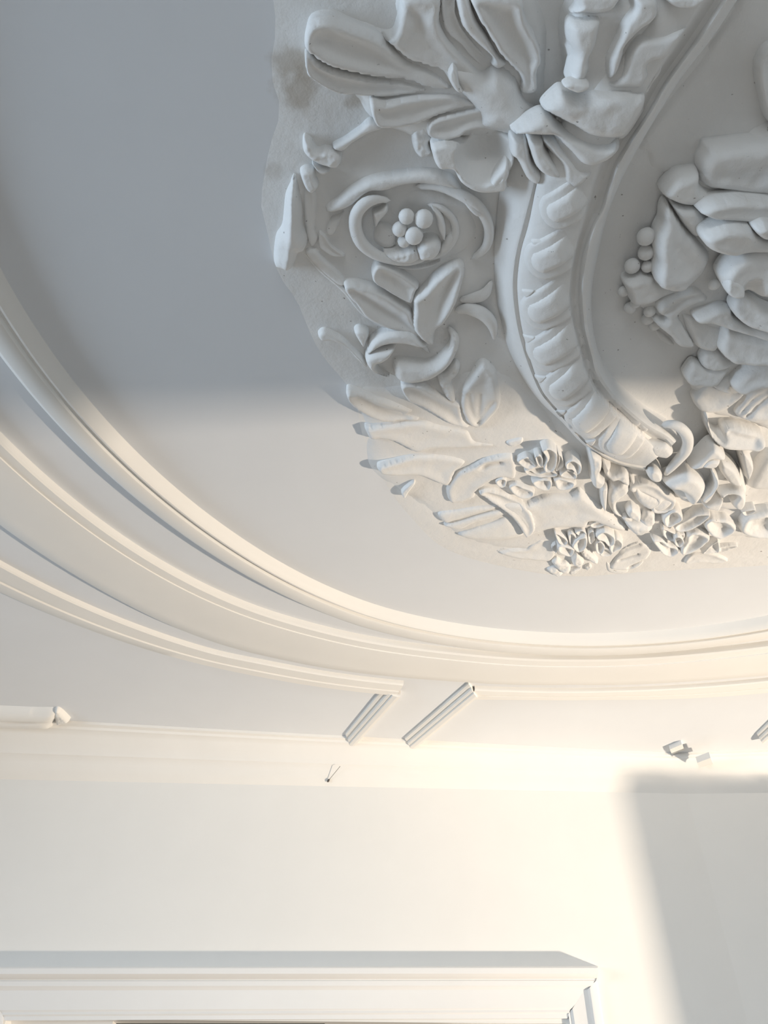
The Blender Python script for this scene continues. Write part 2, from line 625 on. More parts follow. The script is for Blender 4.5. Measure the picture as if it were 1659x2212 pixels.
for nm, tl, tr, bl, br, lab in (('trim_8', (824, 1493), (866, 1497), (746, 1588), (762, 1609), 'blue-grey moulding strip on the left of the flat band'),
                                ('trim_9', (1012, 1478), (1031, 1499), (874, 1597), (894, 1613), 'blue-grey moulding strip on the right of the flat band'),
                                ('trim_10', (1735, 1490), (1752, 1512), (1636, 1588), (1646, 1600), 'end of a moulding strip at the right edge')):
    prof = [(0, -.004), (.02, .010), (.16, .013), (.30, .013), (.34, .022), (.46, .025), (.54, .024), (.58, .030), (.8, .033), (.97, .032), (1.0, -.004)]
    lines = []
    for t, d in prof:
        a = np.array(tl) * (1 - t) + np.array(tr) * t
        b = np.array(bl) * (1 - t) + np.array(br) * t
        lines.append([p3(*(a * (1 - u) + b * u), 0.012)[:2] + (CEIL - d,) for u in (0, .5, 1)])
    o = loft(nm, lines, M_TRIM)
    V = [v.co[:] for v in o.data.vertices]
    F = [tuple(p.vertices) for p in o.data.polygons]
    F.append(tuple(3 * i for i in range(len(prof))))
    F.append(tuple(3 * i + 2 for i in reversed(range(len(prof)))))
    me = bpy.data.meshes.new(nm)
    me.from_pydata(V, [], F)
    me.materials.append(M_TRIM)
    o.data = me
    struct(o, lab)

# ------------------------------------------------------------------ doorway
door = bpy.data.objects.new('door_1', None)
col.objects.link(door)
struct(door, 'wide white panelled doorway under a moulded head')


def casing(name, stations, mat, parent):
    """stations: profile lines, each two wall points (left/right or top/bottom) with an offset from the wall"""
    lines = []
    for (a, b, off) in stations:
        lines.append([tuple(onwall(a[0], a[1], off)), tuple(onwall((a[0] + b[0]) / 2, (a[1] + b[1]) / 2, off)), tuple(onwall(b[0], b[1], off))])
    return crease(loft(name, lines, mat, parent), 30)


hy = lambda y, off: ((-260, y), (1291, y - 1), off)
casing('head_cap', [((-260, 2089), (1291, 2087), -.002), hy(2089, .075), hy(2092, .08), hy(2104, .08), hy(2112, .06), hy(2116, .036), hy(2122, .032), hy(2128, .030)], M_JOIN, door)
# the cap's end, so that it is a solid block
zc = [onwall(1291, 2088, o_) for o_ in (-.002, .075)]
zb = [onwall(1288, 2118, o_) for o_ in (.036, -.002)]
link('head_cap_end', [tuple(zc[0]), tuple(zc[1]), tuple(onwall(1291, 2103, .08)), tuple(zb[0]), tuple(zb[1])], [(0, 1, 2, 3, 4)], M_JOIN, door, False)
casing('head_architrave', [hy(2116, .034), ((-240, 2120), (1284, 2119), .040), ((-240, 2130), (1280, 2129), .040), ((-240, 2136), (1274, 2134), .030), ((-240, 2140), (1270, 2138), .024),
                           ((-240, 2183), (1236, 2177), .022), ((-240, 2188), (1232, 2181), .016), ((-240, 2193), (1230, 2186), .018), ((-240, 2197), (1230, 2190), .012),
                           ((-240, 2205), (1226, 2200), .012), ((-240, 2207), (1222, 2206), -.06)], M_JOIN, door)
casing('jamb_architrave', [((1291, 2118), (1350, 2520), -.002), ((1288, 2118), (1347, 2520), .036), ((1282, 2124), (1338, 2520), .040), ((1274, 2133), (1330, 2520), .038), ((1269, 2137), (1324, 2520), .026),
                           ((1262, 2139), (1318, 2520), .024), ((1237, 2178), (1288, 2520), .022), ((1232, 2184), (1284, 2520), .014), ((1228, 2190), (1278, 2520), .016),
                           ((1222, 2206), (1270, 2520), -.06)], M_JOIN, door)
casing('jamb_architrave', [((10, 2206), (-14, 2520), -.06), ((8, 2198), (-20, 2520), .014), ((2, 2186), (-26, 2520), .02), ((-40, 2150), (-70, 2520), .024), ((-60, 2130), (-90, 2520), .038), ((-70, 2120), (-100, 2520), -.002)], M_JOIN, door)


def leafbox(name, x0, x1, mat, depth, thick=.03):
    a, b = onwall(x0, 2207), onwall(x1, 2207)
    y0 = yw(a[0]) + depth
    return boxmesh(name, (a[0], y0, 0.02), (b[0], y0 + thick, DT + .05), mat, door)


leafbox('door_panel', -20, 238, M_JOIN, .06, .05)
leafbox('glass_pane', 238, 700, M_GLASS, .09)
leafbox('glass_pane', 700, 975, M_GLASS, .092)
leafbox('door_stile', 975, 1002, M_JOIN, .07, .05)
leafbox('glass_pane', 1002, 1020, M_STONE, .09)
leafbox('door_panel', 1020, 1160, M_JOIN, .07, .05)
leafbox('door_closer', 1162, 1190, M_STONE, .05, .06)
leafbox('door_closer', 1191, 1219, M_STONE, .055, .06)
leafbox('door_panel', 1160, 1300, M_JOIN, .13, .05)

# a fine thread hanging at the cornice
a, b = onwall(735, 1655, .075), onwall(712, 1683, .03)
th = bpy.data.objects.new('hanging_thread', None)
th.location = tuple(a)
col.objects.link(th)
tag(th, 'fine dark thread with a small knot hanging below the cornice', 'thread')


def strand(name, p, q, r, parent, n=6, seg=6):
    V, F = [], []
    p, q = np.array(p, float), np.array(q, float)
    t = (q - p) / np.linalg.norm(q - p)
    s = np.cross(t, (0, 1, 0))
    s /= np.linalg.norm(s)
    u2 = np.cross(s, t)
    for i in range(n):
        c = p + (q - p) * i / (n - 1)
        rr = r if np.isscalar(r) else np.interp(i / (n - 1), np.linspace(0, 1, len(r)), r)
        for k in range(seg):
            an = 2 * math.pi * k / seg
            V.append(c + rr * (math.cos(an) * s + math.sin(an) * u2))
    for i in range(n - 1):
        for k in range(seg):
            F.append((i * seg + k, i * seg + (k + 1) % seg, (i + 1) * seg + (k + 1) % seg, (i + 1) * seg + k))
    o = link(name, V, F, M_DARK, parent)
    return o


a, b = np.array(a), np.array(b)
strand('thread', (0, 0, 0), b - a, .0011, th)
strand('knot', b - a, (b - a) * 1.22, [.002, .0055, .006, .002], th)

# ------------------------------------------------------------------ the plaster medallion
med = bpy.data.objects.new('ceiling_medallion', None)
med.location = (0, 0, 0)
col.objects.link(med)
tag(med, 'large white plaster ceiling medallion of leaves, scrolls and flowers', 'ceiling medallion')


HS = 1.0


def R(name, z, pts, H, parent=None, base=0.0, g=(), **kw):
    gr = [(P(l, z), dp, wd) for (l, dp, wd) in g]
    for key in ('lift', 'dish'):
        if key in kw:
            q = P('%g %g' % kw[key][0], z)[0]
            kw[key] = (q,) + tuple(kw[key][1:])
    if name == 'leaf' and H > .015:
        kw.setdefault('cup', .24)
        kw['shoulder'] = min(kw.get('shoulder', .3), .3)
    return relief(name, P(pts, z), H * HS, M_PLAST, parent if parent is not None else med, base * (HS if HS < 1 else 1), grooves=gr, **kw)


R('backing_plate', '', '604 -60, 596 60, 586 130, 592 200, 606 240, 582 320, 564 430, 572 480, 600 590, 640 650, 690 760, 760 850, 786 950, 830 1040, 880 1110, 960 1185, 1090 1226, 1240 1246, 1400 1236,'
  '1659 1222, 1800 1205, 1900 900, 1900 300, 1850 -120, 1200 -140, 800 -120', .005, shoulder=.16, dens=2600, rough=.0016)

# the frame: profile lines in the photo, each at its own depth below the ceiling
L0 = P('1420 -60, 1330 60, 1230 170, 1140 270, 1100 330, 1081 408, 1071 496, 1068 541, 1070 625, 1080 683, 1098 752, 1122 803, 1145 840, 1174 875, 1214 912, 1246 947, 1274 971, 1330 1003, 1392 1018')
L1 = P('1450 -60, 1370 60, 1270 170, 1190 280, 1166 340, 1151 405, 1133 475, 1116 541, 1108 601, 1110 656, 1120 716, 1137 775, 1163 840, 1186 872, 1220 908, 1250 944, 1278 968, 1334 999, 1394 1013')
L2 = P('1460 -60, 1380 60, 1280 170, 1205 280, 1178 340, 1160 399, 1144 481, 1127 541, 1119 601, 1120 647, 1127 701, 1141 758, 1166 832, 1190 868, 1224 904, 1254 940, 1282 964, 1337 994, 1396 1007')
L3 = P('1560 -60, 1520 0, 1460 95, 1410 170, 1370 240, 1320 310, 1292 366, 1268 445, 1254 496, 1238 565, 1231 632, 1236 685, 1254 757, 1270 810, 1298 858, 1338 897, 1385 937, 1412 965, 1424 985')
L4 = P('1600 -60, 1560 0, 1500 90, 1440 172, 1400 242, 1352 314, 1324 366, 1299 451, 1278 490, 1257 556, 1250 632, 1256 707, 1272 770, 1286 822, 1334 880, 1389 928, 1429 950, 1446 968')
L5 = P('1640 -60, 1593 0, 1540 80, 1472 168, 1420 250, 1376 324, 1341 392, 1311 469, 1290 556, 1278 632, 1281 707, 1293 762, 1310 808, 1343 856, 1398 904, 1442 930, 1466 948')
NF = 220
S = [catmull(l, NF) for l in (L0, L1, L2, L3, L4, L5)]


def fl(pix, drop, off=0.0):
    return [(*at(p[0], p[1], drop), CEIL - drop + off) for p in pix]


def mixp(a, b, t):
    return a * (1 - t) + b * t


fr_lines = [fl(S[0], 0, .01), fl(S[0], .010), fl(mixp(S[0], S[1], .5), .036), fl(mixp(S[0], S[1], .9), .062), fl(mixp(S[0], S[1], 1.0), .064), fl(mixp(S[1], S[2], .15), .060),
            fl(mixp(S[1], S[2], .85), .060), fl(S[2], .068), fl(mixp(S[2], S[3], .05), .075), fl(mixp(S[2], S[3], .10), .080), fl(mixp(S[2], S[3], .17), .0856), fl(mixp(S[2], S[3], .25), .090), fl(mixp(S[2], S[3], .35), .0942), fl(mixp(S[2], S[3], .45), .097), fl(mixp(S[2], S[3], .57), .0985),
            fl(mixp(S[2], S[3], .7), .099), fl(mixp(S[2], S[3], .95), .096), fl(mixp(S[2], S[3], .99), .094), fl(mixp(S[3], S[4], .15), .074), fl(mixp(S[3], S[4], .6), .068), fl(mixp(S[3], S[4], .95), .072),
            fl(mixp(S[4], S[5], .08), .082), fl(mixp(S[4], S[5], .3), .092), fl(mixp(S[4], S[5], .55), .092), fl(mixp(S[4], S[5], .8), .084), fl(mixp(S[4], S[5], 1.0), .068),
            [(p[0], p[1], CEIL + .01) for p in fl(S[5], .068)]]
frame = loft('frame_moulding', fr_lines, M_PLAST, med)
crease(frame, 42)
fbvh = BVHTree.FromPolygons([v.co[:] for v in frame.data.vertices], [tuple(p.vertices) for p in frame.data.polygons])


def fsurf(p):
    hit = fbvh.ray_cast(Vector((p[0], p[1], 2.0)), Vector((0, 0, 1)))
    return CEIL - hit[0].z if hit[0] is not None else .06


def capsule(a, b, hw, ext=0):
    a, b = np.array(a, float), np.array(b, float)
    t = (b - a) / np.linalg.norm(b - a)
    n_ = np.array((-t[1], t[0]))
    pts = []
    for an in np.linspace(-90, 90, 7):
        pts.append(a + hw * (-math.cos(math.radians(an)) * t + math.sin(math.radians(an)) * n_) + hw * t * 1.0 - ext * t)
    pts.append(b + n_ * hw * 1.04)
    pts.append(b)
    pts.append(b - n_ * hw * 1.04)
    return np.array(pts)


EGGS = [((1181, 466), (1262, 418), 20), ((1148, 574), (1236, 527), 21), ((1141, 686), (1230, 632), 21), ((1154, 780), (1246, 716), 21), ((1190, 860), (1268, 787), 21), ((1243, 934), (1310, 852), 21), ((1319, 982), (1364, 908), 21)]
for a, b, hw in EGGS:
    relief('egg_surround', capsule(a, b, hw * 1.95, 12), .008, M_PLAST, frame, -.0006, .14, surf=fsurf, plane=.092, dens=600, rough=.0002, fade=a)
    relief('egg', capsule(a, b, hw * 1.12), .017, M_PLAST, frame, -.0004, .6, surf=fsurf, plane=.095, dens=500, rough=.0002, fade=a)
for i in range(len(EGGS) - 1):
    (a, b, hw), (a2, b2, _) = EGGS[i], EGGS[i + 1]
    m1 = (np.array(a) + np.array(a2)) / 2
    m2 = (np.array(b) + np.array(b2)) / 2
    t = (m2 - m1) / np.linalg.norm(m2 - m1)
    n_ = np.array((-t[1], t[0]))
    q = np.array([m1 - t * 14 - n_ * 8, m1 + t * 8 - n_ * 2, m1 + t * 8 + n_ * 2, m1 - t * 14 + n_ * 8])
    relief('dart', q, .006, M_PLAST, frame, 0, .5, surf=fsurf, plane=.088, dens=90, rough=.0004)

# --- upper acanthus
HUB = (1115, 230)
R('leaf_ground', '', '668 60, 760 40, 850 60, 870 -40, 1100 -60, 1180 40, 1180 200, 1200 280, 1080 296, 1000 300, 900 300, 800 258, 760 205, 680 180', .026, shoulder=.25, dens=600)
hub = R('leaf_hub', 'A', '(1000 620)(1080 560)(1200 580)(1330 700)(1390 850)(1500 950)(1659 1040)(1659 1160)(1400 1205)(1200 1195)(980 1150)(960 1040)(850 900)(760 800)(690 680)(720 560)(900 560)', .06, shoulder=.9)
R('leaf', 'a', '(358 180)(400 110)(520 90)(640 140)(800 210)(900 290)(1010 390)(1130 440)(1230 500)(1310 590)(1150 575)(1000 522)(800 490)(620 440)(480 380)(390 312)(355 280)', .040, hub, root=HUB, base=.016, lift=((360, 180), .035), shoulder=.45, g=[('470 200, 700 320, 1000 470', .006, .02)])
R('leaf', 'a', '(355 290)(400 320)(480 390)(620 450)(800 497)(1000 527)(1150 580)(1000 612)(850 620)(760 612)(600 592)(520 560)(430 500)(365 430)', .034, hub, root=HUB, base=.016, lift=((355, 330), .028), shoulder=.5)
R('leaf', 'a', '(768 615)(860 632)(1000 612)(1130 600)(1280 602)(1400 642)(1500 682)(1350 702)(1200 742)(1050 790)(900 800)(800 770)', .034, hub, root=HUB, base=.016, lift=((770, 700), .02), shoulder=.55)
R('leaf', 'A', '(515 1090)(600 1030)(750 1000)(900 970)(1030 955)(1250 1020)(1260 1200)(1100 1175)(980 1158)(860 1182)(800 1222)(650 1244)(510 1200)', .042, hub, root=HUB, base=.01, shoulder=.6)
R('leaf', 'a', '(840 232)(910 212)(940 130)(960 40)(980 -40)(1215 -40)(1220 130)(1260 230)(1340 330)(1470 460)(1500 540)(1400 600)(1300 572)(1230 470)(1130 430)(1010 385)(900 290)', .046, hub, root=HUB, base=.016, shoulder=.5,
  g=[('980 60, 1050 100, 1070 190', .008, .012), ('1020 330, 1180 420, 1290 520', .008, .02)], rough=.002)
R('leaf', 'A', '(630 -60)(760 -60)(770 100)(830 240)(930 370)(1080 540)(1080 600)(990 600)(880 500)(800 400)(690 300)(640 180)', .034, hub, root=HUB, base=.008)
R('leaf_ridge', 'A', '(760 -60)(870 -60)(950 160)(1050 320)(1150 500)(1230 580)(1150 640)(1080 590)(1090 530)(960 400)(860 290)(800 180)', .05, hub, root=HUB, base=.02)
R('leaf', 'A', '(880 -80)(1310 -80)(1400 150)(1480 290)(1540 450)(1545 560)(1510 640)(1520 800)(1450 870)(1340 850)(1330 700)(1220 570)(1130 460)(1040 300)(940 130)', .085, hub, root=HUB, base=.0, shoulder=.95)
R('leaf_lobe', 'A', '(690 600)(740 535)(785 600)(805 720)(840 810)(760 805)(690 690)', .05, hub, base=.012)
R('leaf_lobe', 'A', '(800 620)(880 560)(960 640)(1010 750)(930 790)(840 770)', .03, hub, base=.012)

# --- the folded shell at the break of the frame
shell = R('shell_body', 'B', '(210 970)(330 830)(400 770)(420 640)(400 480)(380 350)(400 150)(470 0)(560 -80)(900 -80)(1250 -80)(1450 60)(1530 180)(1500 260)(1370 440)(1290 530)(1280 600)(1200 700)(1145 800)(1140 930)(1090 1020)(1030 1120)(940 1220)(820 1244)(640 1220)(480 1130)(330 1050)', .085, shoulder=.22, dens=700)
R('shell_fold', 'B', '(210 970)(330 830)(400 800)(540 842)(750 812)(940 792)(1060 812)(1145 830)(1140 930)(1090 1020)(1030 1120)(940 1220)(820 1244)(640 1220)(480 1130)(330 1050)', .05, shell, base=.075, shoulder=.55, rough=.003)
R('shell_rib', 'B', '(480 480)(440 350)(450 210)(560 150)(730 150)(720 300)(690 420)(640 520)(640 600)(580 720)(440 740)(450 620)', .05, shell, base=.066, shoulder=.7)
R('shell_rib', 'B', '(770 540)(800 440)(860 310)(920 170)(1000 60)(1020 -60)(1220 -60)(1250 100)(1180 200)(1080 270)(960 400)(940 480)(880 640)(790 700)', .055, shell, base=.06, shoulder=.6)
R('shell_rib', 'B', '(940 450)(1000 350)(1080 285)(1250 272)(1400 222)(1530 182)(1500 260)(1370 440)(1290 530)(1170 560)(1170 650)(1080 780)(950 790)(800 780)(780 700)(880 650)', .055, shell, base=.055, shoulder=.6, g=[('945 440, 1000 345, 1070 290', .014, .008)])
R('shell_rib', 'B', '(520 60)(470 130)(560 120)(730 125)(830 90)(890 20)(920 -80)(540 -80)', .04, shell, base=.066)
R('shell_fold', 'B', '(1200 480)(1280 480)(1292 530)(1262 640)(1200 720)(1145 810)(1060 800)(1150 680)(1180 560)', .045, shell, base=.045)
R('shell_fold', 'B', '(400 770)(450 730)(540 725)(620 740)(640 780)(540 832)(450 805)', .02, shell, base=.115)
R('shell_fold', 'B', '(1300 -60)(1659 -60)(1570 50)(1450 66)(1370 50)(1310 0)', .05, shell, base=.06)
R('shell_lip', 'b', '(150 780)(330 660)(450 752)(600 815)(700 830)(786 822)(785 870)(740 920)(680 955)(610 975)(550 955)(500 900)(450 850)(400 800)(320 795)(240 790)', .05, shell, base=.066)
R('shell_lobe', 'b', '(330 810)(400 815)(460 870)(510 920)(560 970)(630 980)(620 1020)(560 1080)(500 1100)(450 1060)(440 1030)(430 960)(380 900)(340 850)', .045, shell, base=.06)
R('shell_lobe', 'b', '(240 800)(330 810)(350 870)(420 970)(440 1030)(380 1035)(310 1000)(270 930)', .05, shell, base=.055)
R('shell_lobe', 'b', '(150 790)(240 800)(270 930)(330 1020)(300 1080)(250 1060)(220 1020)(180 940)(145 910)(138 850)', .045, shell, base=.04)

# --- the cup scroll beside the frame
cup = R('cup_scroll', 'a', '(1155 900)(1250 868)(1370 895)(1400 850)(1480 822)(1640 845)(1690 900)(1690 1020)(1650 1100)(1640 1190)(1540 1212)(1440 1206)(1340 1150)(1290 1070)(1200 1060)(1160 980)', .070, base=.0, shoulder=.2,
        dish=((1495, 955), .064, .066), dens=1100)
R('scroll_tip', 'a', '(1528 1150)(1580 1080)(1640 1015)(1665 1080)(1645 1150)(1590 1192)(1540 1192)', .035, cup, base=.035)
R('scroll_edge', 'a', '(1030 870)(1060 800)(1130 785)(1150 850)(1200 880)(1150 910)(1165 975)(1100 1012)(1050 965)', .026, cup, rough=.005)

# --- twig, buds and plume at the left
R('twig', 'a', '(528 920)(600 880)(700 810)(770 758)(862 812)(760 852)(660 912)(600 962)(540 955)', .03)
R('bud', 'a', '(340 870)(390 890)(430 950)(480 940)(560 960)(592 1010)(560 1072)(480 1062)(420 1040)(340 970)', .038, rough=.004)
R('bud', 'a', '(318 1090)(360 1065)(410 1080)(420 1130)(442 1190)(400 1232)(360 1212)(330 1150)', .036)
R('bud', 'a', '(395 1035)(470 1065)(522 1082)(470 1112)(430 1092)', .026)
R('plume', 'c', '(282 235)(312 330)(337 450)(342 560)(372 650)(350 720)(312 742)(270 832)(200 837)(148 802)(160 640)(200 560)(220 380)(250 300)', .045, shoulder=.8, g=[('250 800, 270 600, 280 350', -.012, .012), ('300 740, 290 690', .01, .008)], rough=.003)
R('leaf', 'c', '(345 320)(420 330)(430 460)(420 570)(440 640)(390 690)(350 560)', .014)

# --- the rose scroll
rose = R('rose_ground', 'c', '(720 480)(800 380)(960 330)(1120 310)(1280 350)(1400 430)(1460 560)(1420 680)(1280 770)(1100 800)(900 780)(760 710)(700 600)', .012, shoulder=.4, dish=((980, 560), .09, .010))
R('scroll_leaf', 'c', '(480 442)(540 390)(640 310)(760 245)(900 212)(1100 192)(1280 228)(1360 335)(1220 302)(1080 287)(960 302)(860 332)(760 342)(660 422)(560 462)(500 467)', .034, rose, shoulder=.75)
tube('scroll_stem', P('(1060 300)(1200 305)(1320 345)(1420 400)(1495 480)(1530 580)(1510 690)(1420 770)', 'c'), [7, 9, 11, 13, 12, 11, 10, 6], [.012, .02, .026, .03, .026, .022, .018, .006], M_PLAST, rose)
R('scroll_knot', 'c', '(1340 350)(1400 360)(1460 430)(1490 470)(1450 490)(1390 440)', .03, rose, base=.012)
tube('scroll_stem', P('(900 395)(820 385)(740 410)(682 480)(676 570)(710 660)(790 730)(890 770)(1010 785)(1130 765)', 'c'), [5, 9, 13, 14, 14, 14, 12, 10, 9, 5], [.02, .028, .034, .036, .036, .034, .032, .03, .026, .016], M_PLAST, rose, 12, 34)
tube('scroll_stem', P('(1130 770)(1240 720)(1310 620)(1300 520)(1220 440)(1130 420)', 'c'), [6, 8, 9, 8, 7, 4], [.012, .016, .018, .018, .016, .01], M_PLAST, rose)
for (x, y, r, dd) in ((1002, 497, 52, .040), (1112, 512, 62, .042), (958, 577, 50, .036), (1050, 618, 60, .046), (985, 655, 42, .034)):
    q = P('%g %g' % (x, y), 'c')[0]
    ball('berry', q[0], q[1], r * .3376, dd, M_PLAST, rose)
R('petal', 'c', '(1066 690)(1120 632)(1200 640)(1226 700)(1180 765)(1090 775)(1066 730)', .04, rose, base=.012)
R('petal', 'c', '(850 722)(940 708)(1060 682)(1092 762)(1000 795)(900 772)', .034, rose, base=.01, rough=.004)
R('petal', 'c', '(780 470)(830 448)(872 418)(886 458)(836 520)(800 566)', .026, rose, base=.01, rough=.003)
R('petal', 'c', '(1156 428)(1222 470)(1256 560)(1244 650)(1200 580)(1186 500)', .026, rose, base=.01)
R('petal', 'c', '(800 560)(860 540)(930 590)(930 680)(860 700)(790 650)', .014, rose, base=.006)
R('petal', 'c', '(1240 640)(1320 580)(1310 680)(1230 740)(1190 770)', .02, rose, base=.006)
R('scroll_leaf', 'c', '(800 752)(900 790)(1020 812)(1150 795)(1225 762)(1180 805)(1060 832)(940 820)(860 795)', .018, rose)
R('bud', 'c', '(488 572)(520 500)(570 480)(606 458)(566 560)(532 612)(495 608)', .018)
R('leaf', 'c', '(440 590)(480 610)(530 680)(612 742)(540 752)(480 722)(440 682)', .016)

# --- leaves below the rose
R('leaf', 'c', '(598 915)(660 903)(780 930)(880 980)(960 1040)(1030 1092)(1064 1182)(1132 1292)(1010 1242)(870 1202)(740 1132)(680 1052)(620 982)', .034, shoulder=.55, g=[('660 960, 850 1090, 1080 1240', .008, .014)], lift=((600, 920), .012))
R('leaf', 'c', '(778 830)(820 772)(920 808)(1010 868)(1084 930)(1064 970)(1032 1042)(940 1002)(850 942)(788 892)', .034, shoulder=.6, lift=((780, 830), .014))
R('leaf', 'c', '(1342 786)(1378 830)(1362 920)(1322 1050)(1252 1162)(1192 1232)(1182 1302)(1140 1312)(1062 1242)(1033 1172)(1040 1070)(1038 1008)(1110 948)(1180 868)(1270 808)', .046, shoulder=.7, g=[('1330 820, 1240 1000, 1160 1270', .012, .012)])
tube('stem', P('(355 735)(450 835)(600 965)(720 1112)(870 1202)(1040 1260)(1150 1370)', 'c'), [3, 5, 5, 4, 4, 4, 5], .008, M_PLAST, med)
R('stem_leaf', 'c', '(348 720)(420 700)(480 760)(600 880)(614 930)(560 932)(440 832)', .018)
tube('tendril', P('(1310 1100)(1400 1086)(1490 1120)(1550 1190)(1566 1290)', 'c'), [6, 14, 15, 12, 3], [.008, .016, .02, .02, .012], M_PLAST, med, 10, 22, .8)
tube('tendril', P('(1340 1030)(1420 1020)(1500 990)(1550 905)', 'c'), [6, 12, 13, 3], [.006, .012, .015, .012], M_PLAST, med, 10, 18, .7)
tube('tendril', P('(1270 1200)(1310 1270)(1290 1360)(1220 1420)', 'c'), [4, 9, 10, 6], [.01, .02, .024, .02], M_PLAST, med, 10, 18, .8)

# --- the lower scroll
R('scroll_leaf', 'f', '(532 236)(548 150)(620 98)(720 78)(820 106)(896 190)(840 184)(740 162)(640 172)(580 204)', .046)
R('scroll_leaf', 'f', '(520 244)(566 208)(640 192)(706 190)(672 250)(622 282)(592 294)(612 344)(700 396)(600 356)(536 304)', .046, base=.006, shoulder=.8)
R('scroll_leaf', 'f', '(682 312)(706 268)(800 272)(900 280)(960 250)(1016 186)(1036 124)(1020 56)(1064 120)(1080 190)(1054 272)(1002 334)(922 384)(830 408)(760 408)(700 374)', .046, shoulder=.8)
R('scroll_leaf', 'f', '(238 112)(280 84)(380 128)(440 188)(510 250)(534 314)(470 262)(400 186)(330 154)(260 152)', .026)
R('bud', 'f', '(453 95)(480 68)(530 78)(548 110)(532 160)(512 192)(480 150)', .034)

# --- lower leaves
R('leaf_ground', '', '770 840, 830 830, 900 820, 1000 800, 1090 800, 1180 880, 1240 960, 1300 1010, 1330 1120, 1230 1180, 1120 1190, 1000 1165, 930 1110, 860 1060, 800 1010, 790 930', .013, shoulder=.3, dens=800)
HS = .75
LR = (1040, 935)
R('leaf', 'f', '(408 460)(430 443)(520 470)(640 510)(760 560)(806 582)(782 602)(862 632)(760 642)(640 642)(560 612)(480 562)(430 512)', .032, root=LR, base=.014, shoulder=.4, g=[('480 500, 600 570, 760 610', .018, .02)], lift=((410, 460), .015))
R('leaf', 'f', '(738 398)(860 403)(930 450)(990 490)(1060 520)(1092 540)(1112 640)(1152 682)(1060 672)(960 612)(860 542)(770 492)', .032, root=LR, base=.014, shoulder=.5, g=[('790 440, 950 530, 1090 640', .010, .02)], lift=((740, 400), .016))
R('bud', 'f', '(950 360)(1000 340)(1060 278)(1092 310)(1072 360)(1042 400)(1062 512)(1010 502)(970 432)', .028, base=.012, rough=.006)
R('leaf', 'f', '(1088 540)(1100 450)(1150 370)(1200 298)(1242 286)(1302 340)(1322 430)(1332 540)(1282 622)(1212 684)(1150 672)(1108 612)', .036, root=LR, base=.014, shoulder=.6, g=[('1200 660, 1205 560, 1210 480', .008, .008), ('1200 660, 1250 580, 1290 520', .008, .008), ('1190 660, 1150 560, 1140 470', .008, .008)])
R('leaf', 'f', '(518 670)(560 663)(640 650)(850 635)(960 662)(1080 682)(1140 702)(1182 762)(1350 792)(1200 800)(1050 808)(930 808)(830 826)(700 762)(600 742)(560 752)(530 712)', .026, root=LR, base=.014, shoulder=.5)
R('leaf', 'f', '(598 892)(700 862)(830 838)(1000 848)(1120 884)(1064 944)(1012 1022)(850 962)(700 952)(612 934)', .028, root=LR, base=.014, shoulder=.5, lift=((600, 905), .01))
R('leaf', 'E', '(950 570)(1000 536)(1100 536)(1250 578)(1400 650)(1490 690)(1600 800)(1640 1000)(1520 1094)(1440 964)(1330 834)(1180 724)(1050 644)', .042, base=.014, shoulder=.5, g=[('1080 590, 1250 640, 1420 700', .012, .02)])
R('slat_leaf', 'E', '(480 830)(700 780)(1000 735)(1200 735)(1110 784)(900 834)(700 904)(560 938)', .016, base=.014)
R('slat_leaf', 'E', '(545 968)(740 908)(950 842)(1190 782)(1286 826)(1120 880)(900 942)(740 1012)', .017, base=.014)
R('slat_leaf', 'E', '(740 1066)(900 1000)(1110 934)(1300 866)(1440 980)(1490 1090)(1200 1152)(900 1142)(740 1102)', .017, base=.014)
R('bud', 'E', '(36 572)(110 480)(190 428)(204 470)(132 562)(80 642)', .02, base=.014)
R('leaf', 'E', '(586 490)(700 340)(900 240)(1050 165)(1300 115)(1400 160)(1400 400)(1200 400)(960 540)(900 640)(650 700)(576 600)', .024, base=.014, shoulder=.3, g=[('1010 270, 1090 230, 1220 220', .012, .008)])

HS = .8
# --- the flower cluster under the frame
R('bud', 'C', '(180 60)(250 30)(380 8)(392 70)(330 112)(250 132)(188 102)', .026)
cl = R('flower_ground', 'C', '(300 260)(600 120)(900 220)(1080 300)(1040 470)(1020 620)(700 680)(400 700)(60 560)', .014, base=.008, shoulder=.3)
for pts, h in (('(308 300)(380 238)(450 228)(524 290)(552 352)(480 382)(400 372)', .032), ('(518 220)(580 198)(622 250)(612 332)(560 334)(530 280)', .05),
               ('(598 140)(700 108)(792 170)(792 300)(740 392)(640 402)(618 332)(648 240)', .055), ('(790 170)(850 228)(872 332)(800 392)(758 382)(800 280)', .044),
               ('(878 300)(960 248)(1050 278)(1087 340)(1062 412)(1010 432)(950 372)(888 362)', .055), ('(818 430)(900 380)(980 398)(1032 450)(1000 492)(900 482)(828 462)', .042),
               ('(398 390)(480 388)(560 430)(700 400)(802 430)(760 472)(640 482)(500 472)(418 442)', .034), ('(488 520)(600 490)(718 498)(736 580)(680 642)(560 612)(498 572)', .04),
               ('(744 500)(830 478)(930 498)(1012 540)(980 602)(860 642)(780 622)(752 560)', .04), ('(58 520)(140 488)(192 520)(182 592)(120 612)(58 572)', .026),
               ('(208 600)(300 558)(400 588)(522 650)(502 722)(380 742)(278 702)', .032)):
    R('petal', 'C', pts, h, cl, base=.016, rough=.003, cup=.5, shoulder=.3)
R('pendant', 'C', '(1158 170)(1240 168)(1322 230)(1332 330)(1302 440)(1372 500)(1322 572)(1270 592)(1198 562)(1178 450)(1168 320)', .075, base=.01, rough=.003)
R('pendant_stem', 'C', '(1298 590)(1392 578)(1394 700)(1372 882)(1318 832)(1298 720)', .06)
